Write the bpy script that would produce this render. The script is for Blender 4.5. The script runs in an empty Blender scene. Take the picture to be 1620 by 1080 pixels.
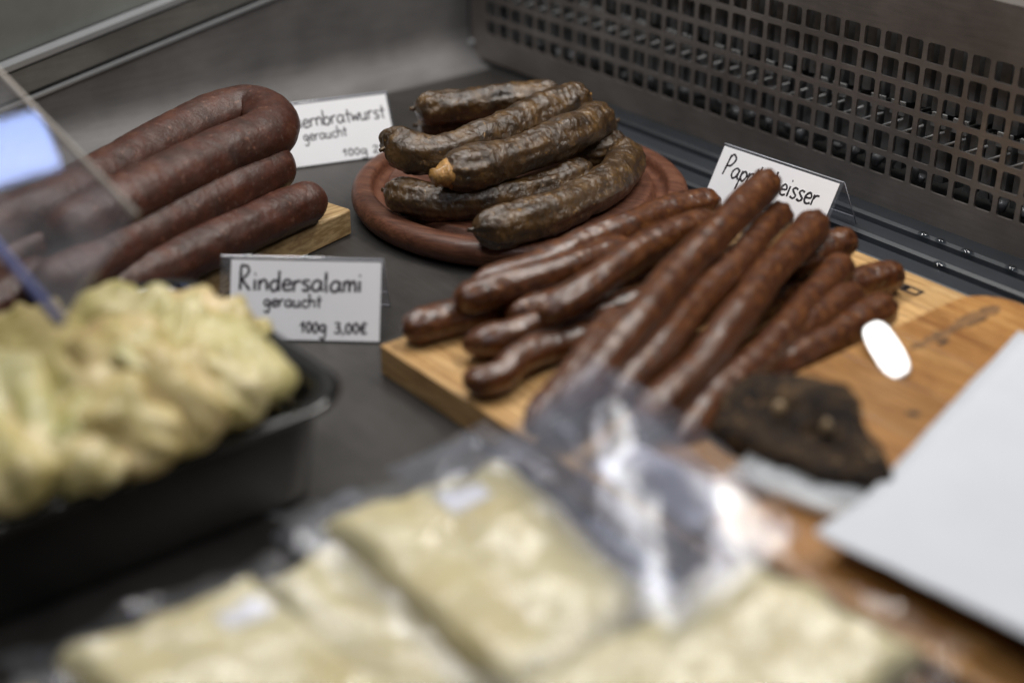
import bpy, bmesh, math, random
import numpy as np
from mathutils import Vector, Matrix, noise

random.seed(7)
SC = bpy.context.scene
COL = SC.collection
R = math.radians

# ------------------------------------------------------------------ camera
# recovered from the square grid of the ventilation grille; metres, Z up,
# X along the grille, Y towards it, display floor at Z = 0
CAM = Vector((0.8035, -0.7001, 0.3497))
FWD = Vector((-0.68272714, 0.56135815, -0.46771859)).normalized()
RIGHT = Vector((0.6334292, 0.77378984, 0.00409204)).normalized()
DOWN = FWD.cross(RIGHT).normalized()
FPX = 2312.0
cd = bpy.data.cameras.new('camera')
co = bpy.data.objects.new('camera', cd)
COL.objects.link(co)
UPV = -DOWN
m = Matrix((RIGHT, UPV, -FWD)).transposed().to_4x4()
m.translation = CAM
co.matrix_world = m
cd.sensor_width = 36.0
cd.lens = FPX / 1620 * 36
cd.clip_start = 0.01
cd.clip_end = 50
cd.dof.use_dof = True
cd.dof.focus_distance = 0.855
cd.dof.aperture_fstop = 2.7
cd.dof.aperture_blades = 9
SC.camera = co

# ------------------------------------------------------------------ world and lamps (indoors)
w = bpy.data.worlds.new('World')
SC.world = w
w.use_nodes = True
w.node_tree.nodes['Background'].inputs[0].default_value = (0.95, 0.97, 1.0, 1)
w.node_tree.nodes['Background'].inputs[1].default_value = 0.028

def area(name, loc, target, sx, sy, power, color, long_axis=None):
    l = bpy.data.lights.new(name, 'AREA')
    l.shape = 'RECTANGLE'
    l.size, l.size_y, l.energy, l.color = sx, sy, power, color
    o = bpy.data.objects.new(name, l)
    COL.objects.link(o)
    o.location = loc
    d = (Vector(target) - Vector(loc)).normalized()
    o.rotation_euler = d.to_track_quat('-Z', 'Y').to_euler()
    if long_axis is not None:
        z = -d
        x = Vector(long_axis)
        x = (x - z * x.dot(z)).normalized()
        o.rotation_euler = Matrix((x, z.cross(x), z)).transposed().to_euler()
    return o

KEY = Vector((-0.02, -0.36, 0.95))
area('case_lamp', (0.40, 0.06, 0.78), (0.32, -0.24, 0), 0.70, 0.10, 5.4, (1.0, 0.96, 0.91))
area('shop_lamp', KEY, (0.36, -0.34, 0), 0.80, 0.11, 7.0, (1.0, 0.985, 0.965), (0.25, -1, 0))
area('front_fill_lamp', (0.95, -0.85, 1.15), (0.50, -0.40, 0), 0.30, 0.12, 2.5, (0.90, 0.92, 1.0))  # added fill from an unseen source, brightens the packs and the near card

SC.view_settings.view_transform = 'Standard'
SC.view_settings.look = 'None'
SC.view_settings.exposure = -0.1
SC.view_settings.gamma = 1.0
SC.render.engine = 'CYCLES'
SC.cycles.max_bounces = 6
SC.cycles.diffuse_bounces = 3
SC.cycles.glossy_bounces = 3
SC.cycles.transparent_max_bounces = 24
SC.cycles.caustics_reflective = False
SC.cycles.caustics_refractive = False
SC.cycles.sample_clamp_indirect = 4
SC.cycles.use_denoising = True

# ------------------------------------------------------------------ helpers
def W(px, py, z):
    """the point of the horizontal plane Z = z that shows at this place of the photograph"""
    d = FWD + RIGHT * ((px - 810) / FPX) + DOWN * ((py - 540) / FPX)
    return CAM + d * ((z - CAM.z) / d.z)

def WY(px, py, Y=0.0):
    d = FWD + RIGHT * ((px - 810) / FPX) + DOWN * ((py - 540) / FPX)
    return CAM + d * ((Y - CAM.y) / d.y)

def WD(px, py, dep):
    return CAM + (FWD + RIGHT * ((px - 810) / FPX) + DOWN * ((py - 540) / FPX)) * dep

def link(name, me, mat=None, parent=None, smooth=True):
    o = bpy.data.objects.new(name, me)
    COL.objects.link(o)
    if mat is not None and not me.materials:
        me.materials.append(mat)
    if smooth:
        me.polygons.foreach_set('use_smooth', [True] * len(me.polygons))
    if parent is not None:
        o.parent = parent
        o.matrix_parent_inverse = Matrix.Translation(-parent.location) if False else Matrix()
    return o

def mesh(name, verts, faces, mat=None, parent=None, smooth=True, origin=None):
    """verts in world space; the object's origin goes to its base (or the parent's origin is taken off)"""
    vs = [Vector(v) for v in verts]
    if parent is not None:
        org = parent.matrix_world.translation.copy() if parent.parent is None else Vector(parent['_o'])
        off = Vector((0, 0, 0))
    else:
        if origin is None:
            n = len(vs)
            org = Vector((sum(v.x for v in vs) / n, sum(v.y for v in vs) / n, min(v.z for v in vs)))
        else:
            org = Vector(origin)
        off = org
    me = bpy.data.meshes.new(name)
    me.from_pydata([tuple(v - org) for v in vs], [], faces)
    me.update()
    o = link(name, me, mat, parent, smooth)
    o.location = off
    if parent is None:
        bpy.context.view_layer.update()
    return o

def empty(name, loc):
    o = bpy.data.objects.new(name, None)
    COL.objects.link(o)
    o.location = loc
    o.empty_display_size = 0.02
    bpy.context.view_layer.update()
    return o

def tag(o, label=None, cat=None, group=None, kind=None):
    if label: o['label'] = label
    if cat: o['category'] = cat
    if group: o['group'] = group
    if kind: o['kind'] = kind
    return o

def sub(name, verts, faces, mat, part, top, smooth=True):
    """a sub-part: world verts, parented to a part whose own origin is the thing's origin"""
    org = top.matrix_world.translation
    me = bpy.data.meshes.new(name)
    me.from_pydata([tuple(Vector(v) - org) for v in verts], [], faces)
    me.update()
    o = link(name, me, mat, None, smooth)
    o.parent = part
    return o

def box_vf(c, ux, uy, uz):
    c, ux, uy, uz = map(Vector, (c, ux, uy, uz))
    v = [c + ux * a + uy * b + uz * d for d in (-1, 1) for b in (-1, 1) for a in (-1, 1)]
    f = [(0, 2, 3, 1), (4, 5, 7, 6), (0, 1, 5, 4), (2, 6, 7, 3), (0, 4, 6, 2), (1, 3, 7, 5)]
    return v, f

def bevel(o, wdt, seg=2):
    b = o.modifiers.new('bevel', 'BEVEL')
    b.width, b.segments = wdt, seg
    b.limit_method = 'ANGLE'
    return o

def catmull(pts, n):
    pts = [Vector(p) for p in pts]
    if len(pts) == 2:
        pts = [pts[0], (pts[0] + pts[1]) / 2, pts[1]]
    P = [pts[0] * 2 - pts[1]] + pts + [pts[-1] * 2 - pts[-2]]
    dense = []
    for i in range(1, len(P) - 2):
        p0, p1, p2, p3 = P[i - 1:i + 3]
        for k in range(20):
            t = k / 20
            dense.append(0.5 * ((2 * p1) + (p2 - p0) * t + (2 * p0 - 5 * p1 + 4 * p2 - p3) * t * t + (3 * p1 - p0 - 3 * p2 + p3) * t ** 3))
    dense.append(pts[-1])
    L = [0]
    for a, b in zip(dense, dense[1:]):
        L.append(L[-1] + (b - a).length)
    out, j = [], 0
    for i in range(n):
        s = L[-1] * i / (n - 1)
        while j < len(L) - 2 and L[j + 1] < s:
            j += 1
        t = (s - L[j]) / max(L[j + 1] - L[j], 1e-9)
        out.append(dense[j].lerp(dense[j + 1], min(max(t, 0), 1)))
    return out, L[-1]

def tube_vf(pts, radii, ring=20, squash=None, disp=None):
    """tube round a centre line; radii per point; squash = (axis vector, factor)"""
    vs, fs = [], []
    n = len(pts)
    t0 = (pts[1] - pts[0]).normalized()
    u = t0.orthogonal().normalized()
    if abs(t0.z) < 0.9:
        u = (Vector((0, 0, 1)) - t0 * t0.z).normalized()
    for i in range(n):
        t = (pts[min(i + 1, n - 1)] - pts[max(i - 1, 0)]).normalized()
        u = (u - t * u.dot(t)).normalized()
        v = t.cross(u)
        for k in range(ring):
            a = 2 * math.pi * k / ring
            d = u * math.cos(a) + v * math.sin(a)
            r = radii[i]
            p = pts[i] + d * r
            if disp:
                p = p + d * disp(p, i / (n - 1), a) * min(1, r / max(radii))
            if squash:
                q = p - pts[i]
                ax, fct = squash
                p = pts[i] + q - ax * q.dot(ax) * (1 - fct)
            vs.append(p)
    for i in range(n - 1):
        for k in range(ring):
            a, b = i * ring + k, i * ring + (k + 1) % ring
            fs.append((a, b, b + ring, a + ring))
    fs.append(tuple(reversed(range(ring))))
    fs.append(tuple(range((n - 1) * ring, n * ring)))
    return vs, fs

# ------------------------------------------------------------------ materials
def newmat(name):
    mt = bpy.data.materials.new(name)
    mt.use_nodes = True
    nt = mt.node_tree
    b = nt.nodes['Principled BSDF']
    return mt, nt, b

def N(nt, typ, **kw):
    n = nt.nodes.new(typ)
    for k, v in kw.items():
        if k in n.inputs:
            n.inputs[k].default_value = v
        else:
            setattr(n, k, v)
    return n

def ramp(nt, stops, fac=None, interp='LINEAR'):
    r = nt.nodes.new('ShaderNodeValToRGB')
    r.color_ramp.interpolation = interp
    e = r.color_ramp.elements
    while len(e) < len(stops):
        e.new(0.5)
    for el, (p, c) in zip(e, stops):
        el.position = p
        el.color = c if len(c) == 4 else (*c, 1)
    if fac is not None:
        nt.links.new(fac, r.inputs[0])
    return r

def coords(nt, scale=(1, 1, 1), rot=(0, 0, 0), rnd=True):
    tc = nt.nodes.new('ShaderNodeTexCoord')
    mp = nt.nodes.new('ShaderNodeMapping')
    mp.inputs['Scale'].default_value = scale
    mp.inputs['Rotation'].default_value = rot
    if rnd:
        oi = nt.nodes.new('ShaderNodeObjectInfo')
        ad = nt.nodes.new('ShaderNodeVectorMath')
        ad.operation = 'ADD'
        sc = nt.nodes.new('ShaderNodeVectorMath')
        sc.operation = 'SCALE'
        sc.inputs[0].default_value = (3.1, 5.7, 2.3)
        nt.links.new(oi.outputs['Random'], sc.inputs['Scale'])
        nt.links.new(tc.outputs['Object'], ad.inputs[0])
        nt.links.new(sc.outputs[0], ad.inputs[1])
        nt.links.new(ad.outputs[0], mp.inputs[0])
    else:
        nt.links.new(tc.outputs['Object'], mp.inputs[0])
    return mp.outputs[0]

def tex(nt, vec, scale, detail=4, rough=0.55, dist=0.0):
    n = N(nt, 'ShaderNodeTexNoise')
    n.inputs['Scale'].default_value = scale
    n.inputs['Detail'].default_value = detail
    n.inputs['Roughness'].default_value = rough
    n.inputs['Distortion'].default_value = dist
    nt.links.new(vec, n.inputs['Vector'])
    return n.outputs['Fac']

def bump(nt, b, height, strength=0.4, dist=0.001, prev=None):
    bn = N(nt, 'ShaderNodeBump')
    bn.inputs['Strength'].default_value = strength
    bn.inputs['Distance'].default_value = dist
    nt.links.new(height, bn.inputs['Height'])
    if prev is not None:
        nt.links.new(prev, bn.inputs['Normal'])
    nt.links.new(bn.outputs[0], b.inputs['Normal'])
    return bn.outputs[0]

def mixc(nt, fac, a, b):
    mx = N(nt, 'ShaderNodeMix', data_type='RGBA')
    for s, v in ((6, a), (7, b)):
        if isinstance(v, tuple):
            mx.inputs[s].default_value = (*v, 1)
        else:
            nt.links.new(v, mx.inputs[s])
    if isinstance(fac, float):
        mx.inputs[0].default_value = fac
    else:
        nt.links.new(fac, mx.inputs[0])
    return mx.outputs[2]

def sausage_mat(name, dark, mid, pale, spot, rough, coat, specks, wrinkle, bloom=0.0, mot=70):
    mt, nt, b = newmat(name)
    v = coords(nt)
    f1 = tex(nt, v, mot, 5, 0.6)
    base = ramp(nt, [(0.30, dark), (0.52, mid), (0.72, pale)], f1)
    f2 = tex(nt, v, 260, 3, 0.6, 0.4)
    msk = ramp(nt, [(specks, (0, 0, 0)), (min(specks + 0.10, 1), (1, 1, 1))], f2)
    c = mixc(nt, msk.outputs[0], base.outputs[0], spot)
    if bloom:
        f3 = tex(nt, v, 45, 6, 0.7)
        m3 = ramp(nt, [(0.50, (0, 0, 0)), (0.78, (bloom, bloom, bloom))], f3)
        c = mixc(nt, m3.outputs[0], c, (0.20, 0.155, 0.13))
        f4 = tex(nt, v, 480, 3, 0.7)
        m4 = ramp(nt, [(0.62, (0, 0, 0)), (0.72, (0.32, 0.32, 0.32))], f4)
        c = mixc(nt, m4.outputs[0], c, (0.34, 0.28, 0.25))
    nt.links.new(c, b.inputs['Base Color'])
    fr = tex(nt, v, 120, 4)
    rr = N(nt, 'ShaderNodeMapRange')
    rr.inputs[3].default_value, rr.inputs[4].default_value = rough - 0.10, rough + 0.18
    nt.links.new(fr, rr.inputs[0])
    nt.links.new(rr.outputs[0], b.inputs['Roughness'])
    b.inputs['Coat Weight'].default_value = coat
    b.inputs['Coat Roughness'].default_value = 0.20
    b.inputs['Specular IOR Level'].default_value = 0.5
    vo = N(nt, 'ShaderNodeTexVoronoi', feature='SMOOTH_F1')
    vo.inputs['Scale'].default_value = 230
    nt.links.new(v, vo.inputs['Vector'])
    p = bump(nt, b, tex(nt, v, 330, 5, 0.65, 0.6), wrinkle, 0.0012)
    p = bump(nt, b, vo.outputs[0], wrinkle * 0.7, 0.0009, p)
    nt.links.new(p, b.inputs['Coat Normal'])
    return mt

M_BAUER = sausage_mat('smoked_bratwurst_skin', (0.022, 0.013, 0.007), (0.074, 0.039, 0.014), (0.155, 0.084, 0.026), (0.26, 0.145, 0.046), 0.29, 0.65, 0.62, 0.75, 0.0, 90)
M_SALAMI = sausage_mat('salami_skin', (0.030, 0.0080, 0.0036), (0.060, 0.0160, 0.0070), (0.104, 0.031, 0.013), (0.17, 0.075, 0.045), 0.46, 0.15, 0.62, 0.32, 0.12)
M_PAPRIKA = sausage_mat('paprika_sausage_skin', (0.036, 0.0100, 0.0040), (0.096, 0.030, 0.0085), (0.170, 0.060, 0.016), (0.22, 0.088, 0.025), 0.33, 0.6, 0.60, 0.25, 0.0, 190)

def simple(name, col, rough=0.5, metal=0.0, noise_amt=0.12, scale=60, bmp=0.0, coat=0.0, spec=0.5, bscale=None):
    mt, nt, b = newmat(name)
    v = coords(nt)
    f = tex(nt, v, scale, 5, 0.6)
    lo = tuple(max(0, c * (1 - noise_amt)) for c in col)
    hi = tuple(min(1, c * (1 + noise_amt)) for c in col)
    r = ramp(nt, [(0.3, lo), (0.7, hi)], f)
    nt.links.new(r.outputs[0], b.inputs['Base Color'])
    b.inputs['Roughness'].default_value = rough
    b.inputs['Metallic'].default_value = metal
    b.inputs['Coat Weight'].default_value = coat
    b.inputs['Specular IOR Level'].default_value = spec
    if bmp:
        bump(nt, b, tex(nt, v, bscale or scale * 3, 4, 0.6), bmp, 0.001)
    return mt

def brushed(name, col, rough, metal, stretch, spotty=0.0):
    mt, nt, b = newmat(name)
    v = coords(nt, stretch, rnd=False)
    f = tex(nt, v, 60, 6, 0.65)
    v2 = coords(nt, rnd=False)
    g = tex(nt, v2, 14, 5, 0.6)
    c1 = ramp(nt, [(0.3, tuple(c * 0.86 for c in col)), (0.7, tuple(c * 1.12 for c in col))], f)
    c2 = ramp(nt, [(0.35, (0.70, 0.70, 0.70)), (0.7, (1.15, 1.15, 1.15))], g)
    mx = N(nt, 'ShaderNodeMix', data_type='RGBA', blend_type='MULTIPLY')
    mx.inputs[0].default_value = 1.0
    nt.links.new(c1.outputs[0], mx.inputs[6])
    nt.links.new(c2.outputs[0], mx.inputs[7])
    nt.links.new(mx.outputs[2], b.inputs['Base Color'])
    rr = N(nt, 'ShaderNodeMapRange')
    rr.inputs[3].default_value, rr.inputs[4].default_value = rough - 0.08, rough + 0.10
    nt.links.new(g, rr.inputs[0])
    nt.links.new(rr.outputs[0], b.inputs['Roughness'])
    b.inputs['Metallic'].default_value = metal
    bump(nt, b, f, 0.12, 0.0004)
    return mt

M_FLOOR = brushed('brushed_steel_floor', (0.084, 0.078, 0.073), 0.40, 0.55, (0.5, 6, 6))
M_WALL = brushed('brushed_steel_wall', (0.170, 0.163, 0.160), 0.55, 0.05, (6, 0.5, 6))
M_GRILLE = brushed('grille_steel', (0.285, 0.258, 0.240), 0.42, 0.55, (0.6, 6, 6))
M_RIB = simple('ribbed_plastic_mat', (0.024, 0.028, 0.034), 0.45, 0.0, 0.15, 40, 0.08)
M_RAIL = brushed('rail_aluminium', (0.185, 0.18, 0.168), 0.45, 0.15, (6, 0.4, 6))
M_LIP = simple('pale_rail_lip', (0.36, 0.37, 0.38), 0.35, 0.3, 0.06)
M_PANEL = simple('grey_green_panel', (0.21, 0.217, 0.20), 0.35, 0.0, 0.3, 8)
M_DARK = simple('dark_housing', (0.010, 0.010, 0.010), 0.6)
M_FIN = simple('cooling_fin', (0.20, 0.203, 0.205), 0.55, 0.1, 0.35, 90, 0.2)
M_FINPALE = simple('frosted_bracket', (0.36, 0.365, 0.365), 0.6, 0.0, 0.2, 120)
M_CARD = simple('white_card', (0.90, 0.90, 0.93), 0.55, 0.0, 0.02, 30)
M_INK = simple('black_marker_ink', (0.018, 0.012, 0.018), 0.5, 0.0, 0.3, 200)
M_BLACK = simple('black_tray_plastic', (0.006, 0.006, 0.0065), 0.10, 0.0, 0.2, 40, 0.03, 0.3, 0.5)
M_WHITE = simple('white_label', (0.78, 0.78, 0.84), 0.5, 0.0, 0.03)
M_TAG = simple('glossy_reflection_tag', (0.90, 0.90, 0.90), 0.12, 0.0, 0.02, 30, 0.0, 0.8)
M_MEAT = sausage_mat('dried_meat', (0.010, 0.007, 0.006), (0.030, 0.019, 0.012), (0.095, 0.058, 0.028), (0.15, 0.085, 0.035), 0.75, 0.0, 0.58, 1.0)
M_MEAT.node_tree.nodes['Principled BSDF'].inputs['Specular IOR Level'].default_value = 0.2
M_FAT = simple('pale_fat', (0.42, 0.30, 0.17), 0.45, 0.0, 0.2, 200, 0.3)
M_TIP = simple('torn_casing', (0.42, 0.22, 0.06), 0.35, 0.0, 0.4, 300, 0.8, 0.4)

def wood(name, dark, mid, pale, axis=0, scale=1.0, rough=0.5, coat=0.0, rnd_amt=0.0):
    mt, nt, b = newmat(name)
    st = [9.0, 9.0, 9.0]
    st[axis] = 0.8
    v = coords(nt, tuple(st))
    f = tex(nt, v, 13 * scale, 6, 0.62, 1.2)
    f2 = tex(nt, v, 60 * scale, 5, 0.7)
    r = ramp(nt, [(0.28, dark), (0.5, mid), (0.72, pale)], f)
    r2 = ramp(nt, [(0.42, (0.66, 0.60, 0.54)), (0.58, (1.04, 1.04, 1.04))], f2)
    mx = N(nt, 'ShaderNodeMix', data_type='RGBA', blend_type='MULTIPLY')
    mx.inputs[0].default_value = 0.95
    nt.links.new(r.outputs[0], mx.inputs[6])
    nt.links.new(r2.outputs[0], mx.inputs[7])
    out = mx.outputs[2]
    if rnd_amt:
        oi = nt.nodes.new('ShaderNodeObjectInfo')
        hs = N(nt, 'ShaderNodeHueSaturation')
        mr = N(nt, 'ShaderNodeMapRange')
        mr.inputs[3].default_value, mr.inputs[4].default_value = 1 - rnd_amt, 1 + rnd_amt * 0.5
        nt.links.new(oi.outputs['Random'], mr.inputs[0])
        nt.links.new(mr.outputs[0], hs.inputs['Value'])
        nt.links.new(out, hs.inputs['Color'])
        out = hs.outputs[0]
    nt.links.new(out, b.inputs['Base Color'])
    b.inputs['Roughness'].default_value = rough
    b.inputs['Coat Weight'].default_value = coat
    bump(nt, b, f2, 0.25, 0.0005)
    return mt

M_WOODRED = wood('reddish_brown_wood', (0.060, 0.019, 0.010), (0.135, 0.050, 0.026), (0.215, 0.090, 0.050), 0, 1.8, 0.50, 0.05)
M_WOOD = wood('oiled_pale_wood', (0.46, 0.25, 0.085), (0.65, 0.40, 0.165), (0.75, 0.50, 0.24), 0, 0.8, 0.45, 0.05, 0.25)
M_WOOD2 = wood('oiled_orange_wood', (0.27, 0.110, 0.028), (0.46, 0.225, 0.066), (0.64, 0.38, 0.145), 0, 1.2, 0.40, 0.10, 0.45)
M_WOODPALE = wood('raw_pale_wood', (0.38, 0.25, 0.11), (0.48, 0.33, 0.16), (0.56, 0.41, 0.22), 1, 0.9, 0.55)
M_BRAND = simple('burnt_mark', (0.035, 0.020, 0.012), 0.7, 0.0, 0.5, 200)

def film(name, tint=(1, 1, 1), ref=1.0, rough=0.10, haze=0.10, bscale=90, bstr=0.6, bdist=0.004, dif=(0.75, 0.77, 0.82)):
    mt, nt, b = newmat(name)
    nt.nodes.remove(b)
    out = nt.nodes['Material Output']
    v = coords(nt)
    tr = N(nt, 'ShaderNodeBsdfTransparent')
    tr.inputs[0].default_value = (*tint, 1)
    gl = N(nt, 'ShaderNodeBsdfGlossy')
    gl.inputs['Roughness'].default_value = rough
    df = N(nt, 'ShaderNodeBsdfDiffuse')
    df.inputs[0].default_value = (*dif, 1)
    lw = N(nt, 'ShaderNodeFresnel')
    ge = N(nt, 'ShaderNodeNewGeometry')
    io = N(nt, 'ShaderNodeMath', operation='MULTIPLY_ADD')
    io.inputs[1].default_value, io.inputs[2].default_value = 1 / 1.5 - 1.5, 1.5
    nt.links.new(ge.outputs['Backfacing'], io.inputs[0])
    nt.links.new(io.outputs[0], lw.inputs['IOR'])
    mu = N(nt, 'ShaderNodeMath', operation='MULTIPLY', use_clamp=True)
    mu.inputs[1].default_value = ref
    nt.links.new(lw.outputs[0], mu.inputs[0])
    m1 = N(nt, 'ShaderNodeMixShader')
    hz = tex(nt, v, 50, 4, 0.6)
    hr = ramp(nt, [(0.35, (haze * 0.3,) * 3), (0.7, (haze * 1.7,) * 3)], hz)
    nt.links.new(hr.outputs[0], m1.inputs[0])
    nt.links.new(tr.outputs[0], m1.inputs[1])
    nt.links.new(df.outputs[0], m1.inputs[2])
    m2 = N(nt, 'ShaderNodeMixShader')
    nt.links.new(mu.outputs[0], m2.inputs[0])
    nt.links.new(m1.outputs[0], m2.inputs[1])
    nt.links.new(gl.outputs[0], m2.inputs[2])
    nt.links.new(m2.outputs[0], out.inputs[0])
    if bstr:
        bn = N(nt, 'ShaderNodeBump')
        bn.inputs['Strength'].default_value = bstr
        bn.inputs['Distance'].default_value = bdist
        nt.links.new(tex(nt, v, bscale, 3, 0.55, 0.8), bn.inputs['Height'])
        for n_ in (gl, df, lw):
            nt.links.new(bn.outputs[0], n_.inputs['Normal'])
    return mt

M_FILM = film('clear_vacuum_film', (1, 1, 1), 1.3, 0.07, 0.07, 80, 0.55, 0.004)
M_BAG = film('clear_bag_film', (0.92, 0.93, 0.98), 0.8, 0.12, 0.16, 30, 0.25, 0.004, (0.52, 0.55, 0.64))
M_ACRYL = film('clear_acrylic', (0.90, 0.91, 0.94), 1.2, 0.04, 0.05, 30, 0.0)
M_GLASS = film('pane_glass', (0.88, 0.86, 0.86), 1.1, 0.02, 0.045, 30, 0.0)
M_DROP = film('water', (0.60, 0.64, 0.68), 2.0, 0.03, 0.0, 30, 0.0)
M_PEDGE = simple('pale_reflection_edge', (0.42, 0.38, 0.33), 0.4)  # pale tone paints the bright reflected line on the pane
M_PEDGE2 = simple('bluish_reflection_edge', (0.10, 0.12, 0.30), 0.3)  # blue tone paints the bluish reflected band
M_EDGE = simple('acrylic_edge_glint', (0.55, 0.56, 0.62), 0.3)  # pale tone paints the bright glint of the acrylic edges

# ------------------------------------------------------------------ the setting
XL = -0.105           # side wall
XR = 1.05
YF = -0.95
RC = 0.030            # cove radius
v = [(XL + RC, YF, 0), (XR, YF, 0), (XR, 0.0, 0), (XL + RC, 0.0, 0)]
floor = mesh('floor', v, [(0, 1, 2, 3)], M_FLOOR, origin=(0, 0, 0))
tag(floor, kind='structure')

def ztop(Y):
    return 0.0768 + (Y + 0.1763) * 0.192
prof = [(XL + RC - RC * math.sin(a), RC - RC * math.cos(a)) for a in [i / 14 * math.pi / 2 for i in range(15)]]
vs, fs = [], []
ys = [0.0 - 0.95 * i / 40 for i in range(41)]
for Y in ys:
    for (x, z) in prof:
        vs.append((x, Y, z))
    vs.append((XL, Y, max(ztop(Y), RC + 0.0005)))
k = len(prof) + 1
for i in range(len(ys) - 1):
    for j in range(k - 1):
        fs.append((i * k + j, i * k + j + 1, (i + 1) * k + j + 1, (i + 1) * k + j))
wall = mesh('side_wall', vs, fs, M_WALL, origin=(XL, 0, 0))
tag(wall, kind='structure')

# sloping rail along the top of the side wall
rail = empty('side_rail', (XL, -0.3, ztop(-0.3)))
tag(rail, 'grey metal rail with pale lips sloping along top of the side wall', 'rail')
def along(name, x0, x1, dz0, dz1, mat):
    a, b = Vector((0, -0.75, ztop(-0.75))), Vector((0, -0.001, ztop(-0.001)))
    q = []
    for p in (a, b):
        for (x, dz) in ((x0, dz0), (x1, dz0), (x1, dz1), (x0, dz1)):
            q.append((x, p.y, p.z + dz))
    f = [(0, 1, 2, 3), (7, 6, 5, 4), (0, 4, 5, 1), (1, 5, 6, 2), (2, 6, 7, 3), (3, 7, 4, 0)]
    return mesh(name, q, f, mat, rail, smooth=False)
along('lower_lip', XL - 0.006, XL + 0.0025, 0.0002, 0.0022, M_LIP)
along('seal', XL - 0.006, XL - 0.001, 0.0024, 0.0052, M_DARK)
along('channel', XL - 0.010, XL + 0.0005, 0.0054, 0.0215, M_RAIL)
along('seal', XL - 0.010, XL - 0.002, 0.0217, 0.0232, M_DARK)
along('upper_lip', XL - 0.010, XL + 0.0015, 0.0234, 0.0272, M_LIP)
q = [(XL - 0.012, -0.75, ztop(-0.75) + 0.0274), (XL - 0.012, 0.0, ztop(0) + 0.0274), (XL - 0.012, 0.0, 0.45), (XL - 0.012, -0.75, 0.45)]
tag(mesh('wall_panel', q, [(0, 1, 2, 3)], M_PANEL, origin=(XL, -0.3, 0.1)), kind='structure')

# ------------------------------------------------------------------ perforated grille with the cooler behind it
P = 0.015
Z0 = 2.1 * P
C0, C1, ROWS = -5, 33, 6
HH = 0.0117 / 2
TH = 0.0016
gr = empty('ventilation_grille', (0.25, 0, 0.004))
tag(gr, 'dark brownish steel grille perforated with rows of square holes', 'grille')
def hole_outline(cx, cz):
    r = 0.0017
    pts = []
    for (sx, sz, a0) in ((1, 1, 0), (-1, 1, 90), (-1, -1, 180), (1, -1, 270)):
        for t in (0, 30, 60, 90):
            a = R(a0 + t)
            pts.append((cx + sx * (HH - r) + r * math.cos(a), cz + sz * (HH - r) + r * math.sin(a)))
    return pts
vs, fs = [], []
for c in range(C0, C1 + 1):
    for r_ in range(ROWS):
        cx, cz = c * P, Z0 + r_ * P
        h = hole_outline(cx, cz)
        o = []
        for (sx, sz) in ((1, 1), (-1, 1), (-1, -1), (1, -1)):
            o += [(cx + sx * P / 2, cz + sz * P / 2)]
        outer = []
        hp = P / 2
        for i in range(16):
            q_, t = divmod(i, 4)
            # four points of the square's outline per corner
            corner = o[q_]
            prv = {0: (cx + hp, cz + HH - 0.0017), 1: (cx - HH + 0.0017, cz + hp), 2: (cx - hp, cz - HH + 0.0017), 3: (cx + HH - 0.0017, cz - hp)}[q_]
            nxt = {0: (cx + HH - 0.0017, cz + hp), 1: (cx - hp, cz + HH - 0.0017), 2: (cx - HH + 0.0017, cz - hp), 3: (cx + hp, cz - HH + 0.0017)}[q_]
            if t == 0: outer.append(prv)
            elif t == 3: outer.append(nxt)
            else: outer.append(((corner[0] * 2 + (prv if t == 1 else nxt)[0] * 0.0) / 2, (corner[1] * 2) / 2))
        b0 = len(vs)
        vs += [(x, 0, z) for x, z in outer] + [(x, 0, z) for x, z in h]
        vs += [(x, 0.0004, z) for x, z in h]
        vs += [(x, TH, z) for x, z in h]
        for i in range(16):
            j = (i + 1) % 16
            if i % 4 == 1:      # the two outer points in the corner coincide
                fs.append((b0 + i, b0 + 16 + j, b0 + 16 + i))
            else:
                fs.append((b0 + i, b0 + j, b0 + 16 + j, b0 + 16 + i))
            fs.append((b0 + 16 + i, b0 + 16 + j, b0 + 48 + j, b0 + 48 + i))
xa, xb = (C0 - 0.5) * P, (C1 + 0.5) * P
za, zb = Z0 - P / 2, Z0 + (ROWS - 0.5) * P
def quad(x0, x1, z0, z1):
    b0 = len(vs)
    vs.extend([(x0, 0, z0), (x1, 0, z0), (x1, 0, z1), (x0, 0, z1)])
    fs.append((b0, b0 + 1, b0 + 2, b0 + 3))
ZB, ZT = 0.0045, zb + 0.030
quad(XL + 0.004, xb + 0.3, ZB, za)
quad(XL + 0.004, xb + 0.3, zb, ZT)
quad(XL + 0.004, xa, za, zb)
quad(xb, xb + 0.3, za, zb)
# folded lower and upper edge
b0 = len(vs)
vs += [(XL + 0.004, 0, ZB), (xb + 0.3, 0, ZB), (xb + 0.3, 0.008, ZB), (XL + 0.004, 0.008, ZB)]
fs.append((b0, b0 + 3, b0 + 2, b0 + 1))
b0 = len(vs)
vs += [(XL + 0.004, 0, ZT), (xb + 0.3, 0, ZT), (xb + 0.3, 0.02, ZT), (XL + 0.004, 0.02, ZT)]
fs.append((b0, b0 + 1, b0 + 2, b0 + 3))
mesh('plate', vs, fs, M_GRILLE, gr, smooth=False)
s_ = WY(747, 68, 0)
for (x, z) in ((s_.x, s_.z),):
    vv, ff = tube_vf([Vector((x, 0.0, z)), Vector((x, -0.0015, z)), Vector((x, -0.0024, z))], [0.0032, 0.0030, 0.0014], 14)
    mesh('screw', vv, ff, M_LIP, gr)

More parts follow.
